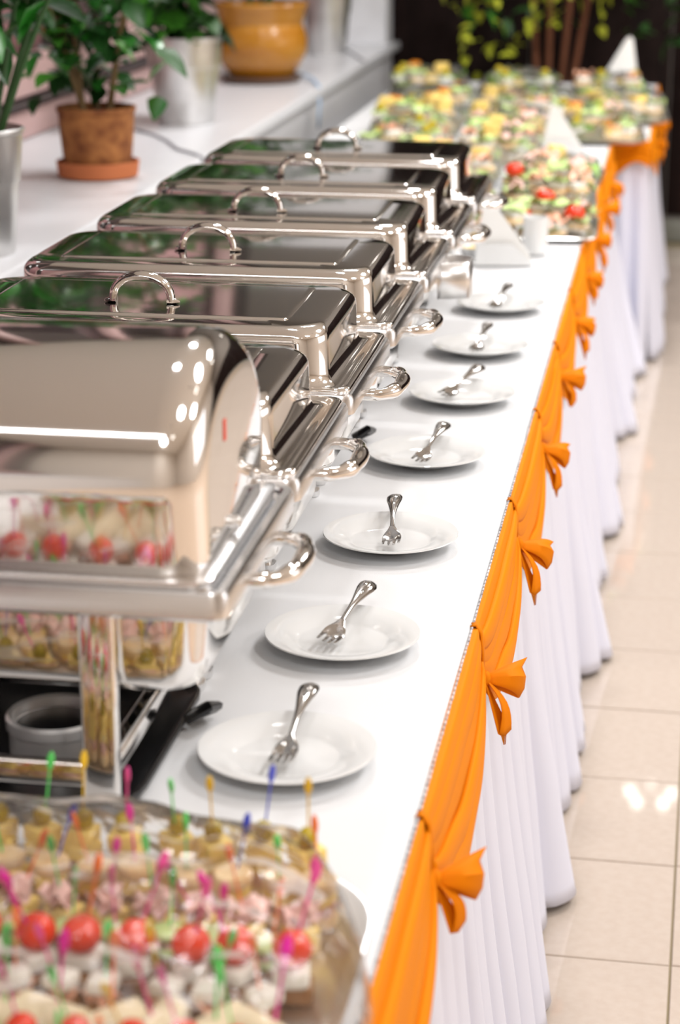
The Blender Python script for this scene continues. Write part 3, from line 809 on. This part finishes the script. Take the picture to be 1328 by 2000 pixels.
# ------------------------------------------------------------------ film domes
def film(label, cx, cy, hx, hy, zb, h, seed, rz=0, res=36, parent=None, amp=.012, sq=2.6):
    bm = NB(); rows = []
    for j in range(res + 1):
        row = []
        for i in range(res + 1):
            u, v = -1 + 2 * i / res, -1 + 2 * j / res
            # squircle mapping
            x, y = u * math.sqrt(1 - v * v / sq), v * math.sqrt(1 - u * u / sq)
            e = max(0, 1 - max(abs(u), abs(v)) ** 4)
            n1 = noise.noise(Vector((x * 3 + seed, y * 3, seed))) + .5 * noise.noise(Vector((x * 8 + seed, y * 7, seed * 2)))
            ridge = 1 - abs(noise.noise(Vector((x * 4 + y * 2, y * 3 - x, seed + 5)))) * 2
            z = h * (e ** .42) + amp * n1 * (e ** .3) + amp * .7 * max(0, ridge) * (e ** .3)
            row.append((x * hx, y * hy, max(.0008, z)))
        rows.append(row)
    loft(bm, rows, closed=False)
    o = obj('cling_film', bm, M['film'], ang=180)
    o.parent = parent; o.location = (0, 0, .0012)
    o['label'] = label
    return o

# ------------------------------------------------------------------ foreground tray of canapes
TRX, TRY = -.510, 1.335
t = thing('serving_tray', 'silver serving tray of skewered canapés in the near left corner', 'tray', (TRX, TRY, .7502))
NEAR_TRAY = t
bm = NB()
loft(bm, [rr(0, 0, .055 + .215, .225, .08, 0, 8), rr(0, 0, .055 + .225, .235, .09, .002, 8), rr(0, 0, .055 + .238, .250, .10, .012, 8), rr(0, 0, .055 + .240, .252, .10, .013, 8), rr(0, 0, .055 + .236, .248, .10, .0135, 8), rr(0, 0, .055 + .222, .232, .09, .005, 8)], cap0=True, cap1=True)
obj('tray_body', bm, M['steel_dull'], t)
# shared meshes of the pieces
def mk(name, fn, m, ang=40):
    bm = NB(); fn(bm); bmesh.ops.recalc_face_normals(bm, faces=bm.faces[:])
    me = bpy.data.meshes.new(name); bm.to_mesh(me); bm.free(); me.materials.append(M[m])
    for p in me.polygons: p.use_smooth = True
    me.set_sharp_from_angle(angle=math.radians(ang))
    return me
ME = {}
ME['bread'] = mk('bread', lambda b: lathe(b, [(.015, 0), (.0165, .002), (.0165, .009), (.015, .011)], 18), 'bread')
ME['brown'] = mk('bread', lambda b: box(b, -.014, .014, -.012, .012, 0, .012, .002), 'brown')
ME['cheese'] = mk('cheese', lambda b: box(b, -.0125, .0125, -.0125, .0125, 0, .014, .0015), 'cheese')
ME['cream'] = mk('cream_cheese', lambda b: box(b, -.012, .012, -.012, .012, 0, .013, .003), 'cream')
ME['olive'] = mk('olive', lambda b: ball(b, (0, 0, .009), .0085, 1, 1, 1.12), 'olive')
ME['tomato'] = mk('tomato', lambda b: ball(b, (0, 0, .0125), .0135, 1, 1, .95, 18, 10), 'tomato')
ME['cucumber'] = mk('cucumber', lambda b: lathe(b, [(.014, 0), (.0145, .001), (.0145, .004), (.013, .005)], 20), 'cucumber')
ME['roll'] = mk('crepe_roll', lambda b: tube(b, [(-.022, 0, .011), (-.021, 0, .011), (.021, 0, .011), (.022, 0, .011)], [.009, .011, .011, .009], 16), 'roll')
def hamf(b):
    rows = []
    for k in range(13):
        a = k / 12 * 2.3 * PI; r = .008 + .0045 * k / 12
        rows.append([(r * math.cos(a), r * math.sin(a) * .8, 0), (r * 1.25 * math.cos(a) + .002 * math.sin(3 * a), r * 1.1 * math.sin(a), .016)])
    loft(b, rows, closed=False)
ME['ham'] = mk('ham', hamf, 'ham', 80)
def hamfold(b):
    rows = []
    for k in range(15):
        s = k / 14
        rows.append([(-.018 + .036 * s, -.009 + .003 * math.sin(9 * s), .004 + .004 * math.sin(14 * s)), (-.018 + .036 * s, 0, .010 + .006 * math.sin(11 * s + 1)), (-.017 + .034 * s, .010, .003 + .004 * math.sin(13 * s + 2))])
    loft(b, rows, closed=False)
ME['hamfold'] = mk('ham', hamfold, 'ham', 80)
def lett(b):
    rows = []
    for k in range(10):
        a = 2 * PI * k / 9
        rows.append([(0, 0, .001), (.012 * math.cos(a), .012 * math.sin(a), .004 * math.sin(3 * a) + .003), (.021 * math.cos(a), .019 * math.sin(a), .006 * math.sin(5 * a) + .006)])
    loft(b, rows, closed=False)
ME['lettuce'] = mk('lettuce', lett, 'lettuce', 80); ME['lettuce2'] = mk('lettuce', lett, 'lettuce2', 80)
ME['pepper'] = mk('pepper', lambda b: box(b, -.012, .012, -.010, .010, 0, .008, .003), 'pepper')
ME['salmon'] = mk('salmon', hamfold, 'salmon', 80)
def pickf(b):
    tube(b, [(0, 0, 0), (0, 0, .054)], .00095, 6)
    loft(b, [rr(0, 0, w, .0012, .001, z, 2) for w, z in ((.0012, .054), (.0026, .057), (.0034, .061), (.0032, .065), (.0018, .069), (.0008, .070))], cap0=True, cap1=True)
for k in PICKS: ME['pick_' + k] = mk('pick', pickf, 'pick_' + k)
TH = {'bread': .010, 'brown': .0115, 'cheese': .013, 'cream': .0125, 'olive': .017, 'tomato': .023, 'cucumber': .0045, 'roll': .020, 'ham': .013, 'hamfold': .009, 'lettuce': .004, 'lettuce2': .004, 'pepper': .007, 'salmon': .009}
PN = {'cream': 'cream_cheese', 'roll': 'crepe_roll', 'hamfold': 'ham', 'brown': 'bread', 'lettuce2': 'lettuce'}
def canape(x, y, z, stack, pick, label, group, rnd, cat='canapé', s=1.):
    t = thing('canape', label, cat, (x, y, z), rnd.uniform(-.6, .6), group)
    t.scale = (s, s, s)
    zz = 0
    for k in stack:
        share(PN.get(k, k), ME[k], t, (rnd.uniform(-.0015, .0015), rnd.uniform(-.0015, .0015), zz), (rnd.uniform(-.06, .06), rnd.uniform(-.06, .06), rnd.uniform(0, 3)))
        zz += TH[k]
    if pick:
        tl = rnd.uniform(-.3, .3), rnd.uniform(-.34, .34)
        share('pick', ME['pick_' + pick], t, (0, 0, max(0, zz - .020)), (tl[0], tl[1], rnd.uniform(-.5, .5)))
    return t
ORDN = ['first', 'second', 'third', 'fourth', 'fifth', 'sixth', 'seventh', 'eighth', 'ninth', 'tenth', 'eleventh', 'twelfth', 'thirteenth', 'fourteenth']
rnd = random.Random(11)
ZT = .7558
def prow(y, xs, stack, nm, grp, cols, zz=ZT, jit=.004, s=1.):
    n_ = len(xs); xo = sorted(xs, reverse=True)
    for k, x in enumerate(xs):
        c = cols[k % len(cols)]; q = xo.index(x)
        o_ = ORDN[q]
        canape(x + rnd.uniform(-jit, jit), y + rnd.uniform(-jit, jit), zz, stack, c, f'{nm}, {c} pick, {o_} from the right, {grp}', f'{nm}s, {grp}', rnd, s=s)
XS = [-.7505 + .0395 * i for i in range(13)]
prow(1.542, [x for x in XS], ['bread', 'ham', 'cheese', 'cheese', 'olive'], 'olive and cheese canapé', 'back row', ['yellow', 'blue', 'yellow', 'green', 'pink', 'pink', 'green', 'yellow', 'pink', 'green'])
prow(1.498, [x - .018 for x in XS] + [-.262], ['bread', 'hamfold', 'cheese', 'bread'], 'ham and bread canapé', 'second row from the back', ['orange', 'magenta', 'green', 'blue', 'green', 'orange', 'green', 'blue'])
prow(1.455, [x + .005 for x in XS], ['bread', 'cheese', 'hamfold', 'hamfold'], 'folded ham canapé', 'third row from the back', ['green', 'magenta', 'orange', 'pink', 'green', 'pink', 'orange', 'green', 'magenta'])
prow(1.415, [x - .012 for x in XS], ['brown', 'cucumber', 'hamfold', 'cucumber'], 'cucumber and ham canapé', 'cucumber row', ['magenta', 'green', 'pink', 'green', 'magenta', 'orange', 'pink'])
prow(1.378, [-.725, -.678, -.625, -.568, -.512, -.462, -.426, -.388, -.343, -.304, -.266], ['brown', 'cream', 'tomato'], 'cherry tomato canapé', 'tomato row', ['pink', 'magenta', 'pink', 'green', 'orange', 'magenta', 'orange', 'pink'], jit=.003, s=1.18)
prow(1.338, [x for x in XS[1:]], ['brown', 'salmon', 'cream'], 'salmon and cream canapé', 'row before the tomatoes', ['green', 'orange', 'pink', 'green', 'yellow'], s=.95)
prow(1.298, [x + .01 for x in XS[2:]], ['roll'], 'pale crepe roll', 'crepe roll row', ['pink', 'green', 'magenta', 'orange'], s=1.3)
prow(1.255, [x - .004 for x in XS[3:]], ['bread', 'cheese', 'lettuce', 'tomato'], 'tomato and lettuce canapé', 'row before the crepe rolls', ['green', 'yellow', 'magenta'], s=.9)
prow(1.205, [x for x in XS[2:]], ['bread', 'cheese', 'hamfold'], 'ham and cheese canapé', 'second row from the front', ['orange', 'green'], s=.95)
prow(1.150, [x for x in XS[2:]], ['brown', 'lettuce2', 'cheese', 'olive'], 'olive and lettuce canapé', 'nearest row', ['blue', 'yellow'])
film('crinkled cling film stretched over the near tray of skewered canapés', TRX, TRY, .315, .258, .7512, .098, 2.3, res=64, amp=.010, parent=NEAR_TRAY)

# ------------------------------------------------------------------ far wrapped trays
def platter(x, y, hx, hy, rz, zb, label, seed, kinds, n, fh=.06, steel=True, leafy=3, nm='canapés'):
    rnd = random.Random(seed)
    t = thing('serving_tray', label, 'tray', (x, y, zb), rz)
    bm = NB()
    loft(bm, [rr(0, 0, hx * .84, hy * .84, hy * .2, 0, 6), rr(0, 0, hx * .9, hy * .88, hy * .2, .003, 6), rr(0, 0, hx, hy, hy * .25, .012, 6), rr(0, 0, hx * .985, hy * .98, hy * .25, .014, 6), rr(0, 0, hx * .88, hy * .86, hy * .2, .006, 6)], cap0=True, cap1=True)
    obj('tray_body', bm, M['steel_dull'] if steel else M['plate'], t)
    used = set()
    M4 = Matrix.Translation((x, y, zb)) @ Matrix.Rotation(rz, 4, 'Z')
    for k in range(n):
        cols = 4; rws = math.ceil(n / cols)
        u = -.80 + 1.60 * ((k % cols) + rnd.uniform(.2, .8)) / cols; v = -.84 + 1.68 * (k // cols + rnd.uniform(.2, .8)) / rws
        u = max(-.82, min(.82, u)); v = max(-.86, min(.86, v))
        wh = f"{('front', 'middle', 'back')[min(2, int((v + .78) / .52))]} {('left', 'centre', 'right')[min(2, int((u + .8) / .534))]}"
        kk = rnd.choice(kinds)
        for kx in rnd.sample(kinds, len(kinds)):
            if (kk[1], wh) not in used: break
            kk = kx
        used.add((kk[1], wh))
        p = M4 @ Vector((u * hx, v * hy, .0065 + rnd.choice((0, .35, .7)) * fh))
        c = thing('canape', f'{kk[1]} canapé, {wh} of the {nm}', 'canapé', p, rnd.uniform(0, 3), f'{kk[1]} canapés on the {nm}')
        c.scale = (1.9, 1.9, 1.5); zz = 0
        for q in kk[0]:
            share(PN.get(q, q), ME[q], c, (rnd.uniform(-.002, .002), rnd.uniform(-.002, .002), zz), (rnd.uniform(-.2, .2), rnd.uniform(-.2, .2), rnd.uniform(0, 3))); zz += TH[q]
    for k in range(leafy):
        u, v = ((-.6, -.55), (.5, -.2), (-.3, .5), (.55, .6))[k]; u += rnd.uniform(-.2, .2); v += rnd.uniform(-.15, .15)
        wh = ('front left', 'right', 'back left', 'back right')[k]
        p = M4 @ Vector((u * hx, v * hy, rnd.uniform(.35, .75) * fh))
        lf = share('lettuce_leaf', ME[rnd.choice(['lettuce', 'lettuce2'])], None, p, (rnd.uniform(-.4, .4), rnd.uniform(-.4, .4), rnd.uniform(0, 3)), rnd.uniform(1.5, 2.4))
        tag(lf, f'curly green lettuce leaf, {wh} of the {nm}', 'lettuce leaf', f'lettuce leaves on the {nm}')
    film(f'shiny cling film over the {nm}', x, y, hx * 1.01, hy * 1.01, zb + .002, fh, seed * .7, rz, res=26, amp=.016, parent=t, sq=4)
K = {'t': (['bread', 'lettuce2', 'tomato'], 'tomato'), 'h': (['bread', 'lettuce2', 'hamfold'], 'ham'), 'c': (['bread', 'cheese', 'pepper'], 'cheese and pepper'), 'o': (['cream', 'cucumber', 'olive'], 'olive'),
     's': (['bread', 'cream', 'salmon'], 'salmon'), 'w': (['bread', 'cream', 'lettuce2'], 'cream cheese'), 'y': (['bread', 'cheese', 'cheese'], 'yellow cheese')}
def ks(s): return [K[c] for c in s]
Z2 = .7485
PLT = [
 (-.290, 5.03, .115, .15, .05, Z2, 'tray of tomato and ham canapés nearest behind the white cup', 31, ks('thswo'), 13, 'nearest far tray behind the white cup', .050),
 (-.545, 5.02, .13, .16, -.1, Z2, 'tray of canapés beside the last chafing dish', 32, ks('shyw'), 13, 'tray beside the last chafing dish', .06),
 (-.325, 5.42, .13, .16, .1, Z2 + .012, 'tray of salmon canapés with lettuce, second behind the cup', 33, ks('swhto'), 13, 'salmon tray second behind the cup', .055),
 (-.610, 5.42, .14, .17, .0, Z2, 'tray of yellow cheese canapés right behind the last dish lid', 34, ks('yschw'), 13, 'cheese tray behind the last dish lid', .065),
 (-.890, 5.25, .13, .20, .1, Z2, 'tray of pepper and green canapés at the table edge by the sill', 35, ks('cowt'), 13, 'pepper tray by the sill', .06),
 (-.330, 5.86, .13, .17, -.1, Z2, 'tray of pale canapés in front of the middle napkins', 36, ks('wshy'), 13, 'pale tray before the middle napkins', .065),
 (-.635, 5.90, .15, .18, .1, Z2 + .012, 'large tray of salmon and cheese canapés in the centre of the far food', 37, ks('syhw'), 14, 'large centre tray', .075),
 (-.945, 5.85, .13, .20, -.1, Z2, 'green and yellow tray left of the centre tray', 38, ks('yowc'), 13, 'green tray left of centre', .065),
 (-.530, 6.40, .13, .18, .0, Z2, 'tray beside the middle napkins on their left', 39, ks('hswy'), 12, 'tray left of the napkins', .075),
 (-.840, 6.42, .15, .19, .1, Z2, 'tray of lettuce-topped canapés left behind the centre tray', 40, ks('woys'), 13, 'lettuce tray behind the centre tray', .075),
 (-.240, 6.95, .14, .18, .15, .7515, 'tray jutting out over the right table corner above the orange swag', 41, ks('wohc'), 13, 'tray jutting over the table corner', .075),
 (-.545, 6.95, .14, .17, -.1, Z2, 'tray of canapés behind the middle napkins', 42, ks('yshw'), 12, 'tray behind the middle napkins', .085),
 (-.870, 6.98, .15, .18, .0, Z2, 'left tray on the near part of the wider table', 43, ks('wocy'), 12, 'left near tray of the wider table', .085),
 (-.180, 7.52, .15, .20, .1, .7515, 'tray overhanging the wider table edge, above its orange bow', 44, ks('owhy'), 13, 'overhanging tray of the wider table', .10),
 (-.500, 7.52, .15, .18, .0, Z2, 'middle tray of the wider table', 45, ks('wyos'), 12, 'middle tray of the wider table', .10),
 (-.850, 7.52, .16, .19, .1, Z2, 'left tray with dark greens on the wider table', 46, ks('ocwy'), 12, 'left tray of the wider table', .10),
 (-.260, 8.12, .15, .19, .0, Z2, 'tray in front of the tallest napkins at the far wall', 47, ks('whos'), 11, 'tray before the tallest napkins', .10),
 (-.610, 8.15, .16, .19, .0, Z2, 'tray below the tree in the far row', 48, ks('woyo'), 11, 'tray below the tree', .11),
 (-.960, 8.15, .15, .19, .0, Z2, 'tray at the far left corner of the wider table', 49, ks('ocyw'), 11, 'far left corner tray', .11),
]
HYS = {5.03: .19, 5.02: .19, 5.42: .20, 5.25: .24, 5.86: .23, 5.90: .23, 5.85: .24, 6.40: .26, 6.42: .26, 6.95: .27, 6.98: .27, 7.52: .28, 8.12: .30, 8.15: .30}
for (x, y, hx, hy, rz, zb, lb, sd, kinds, n, nm, fh) in PLT:
    hy = HYS[y]; rz *= .4; n = 14 if y < 6 else (12 if y < 7 else 10); fh *= .85
    platter(x, y, hx, hy, rz, zb, lb, sd, kinds, n, fh, nm=nm, leafy=4)
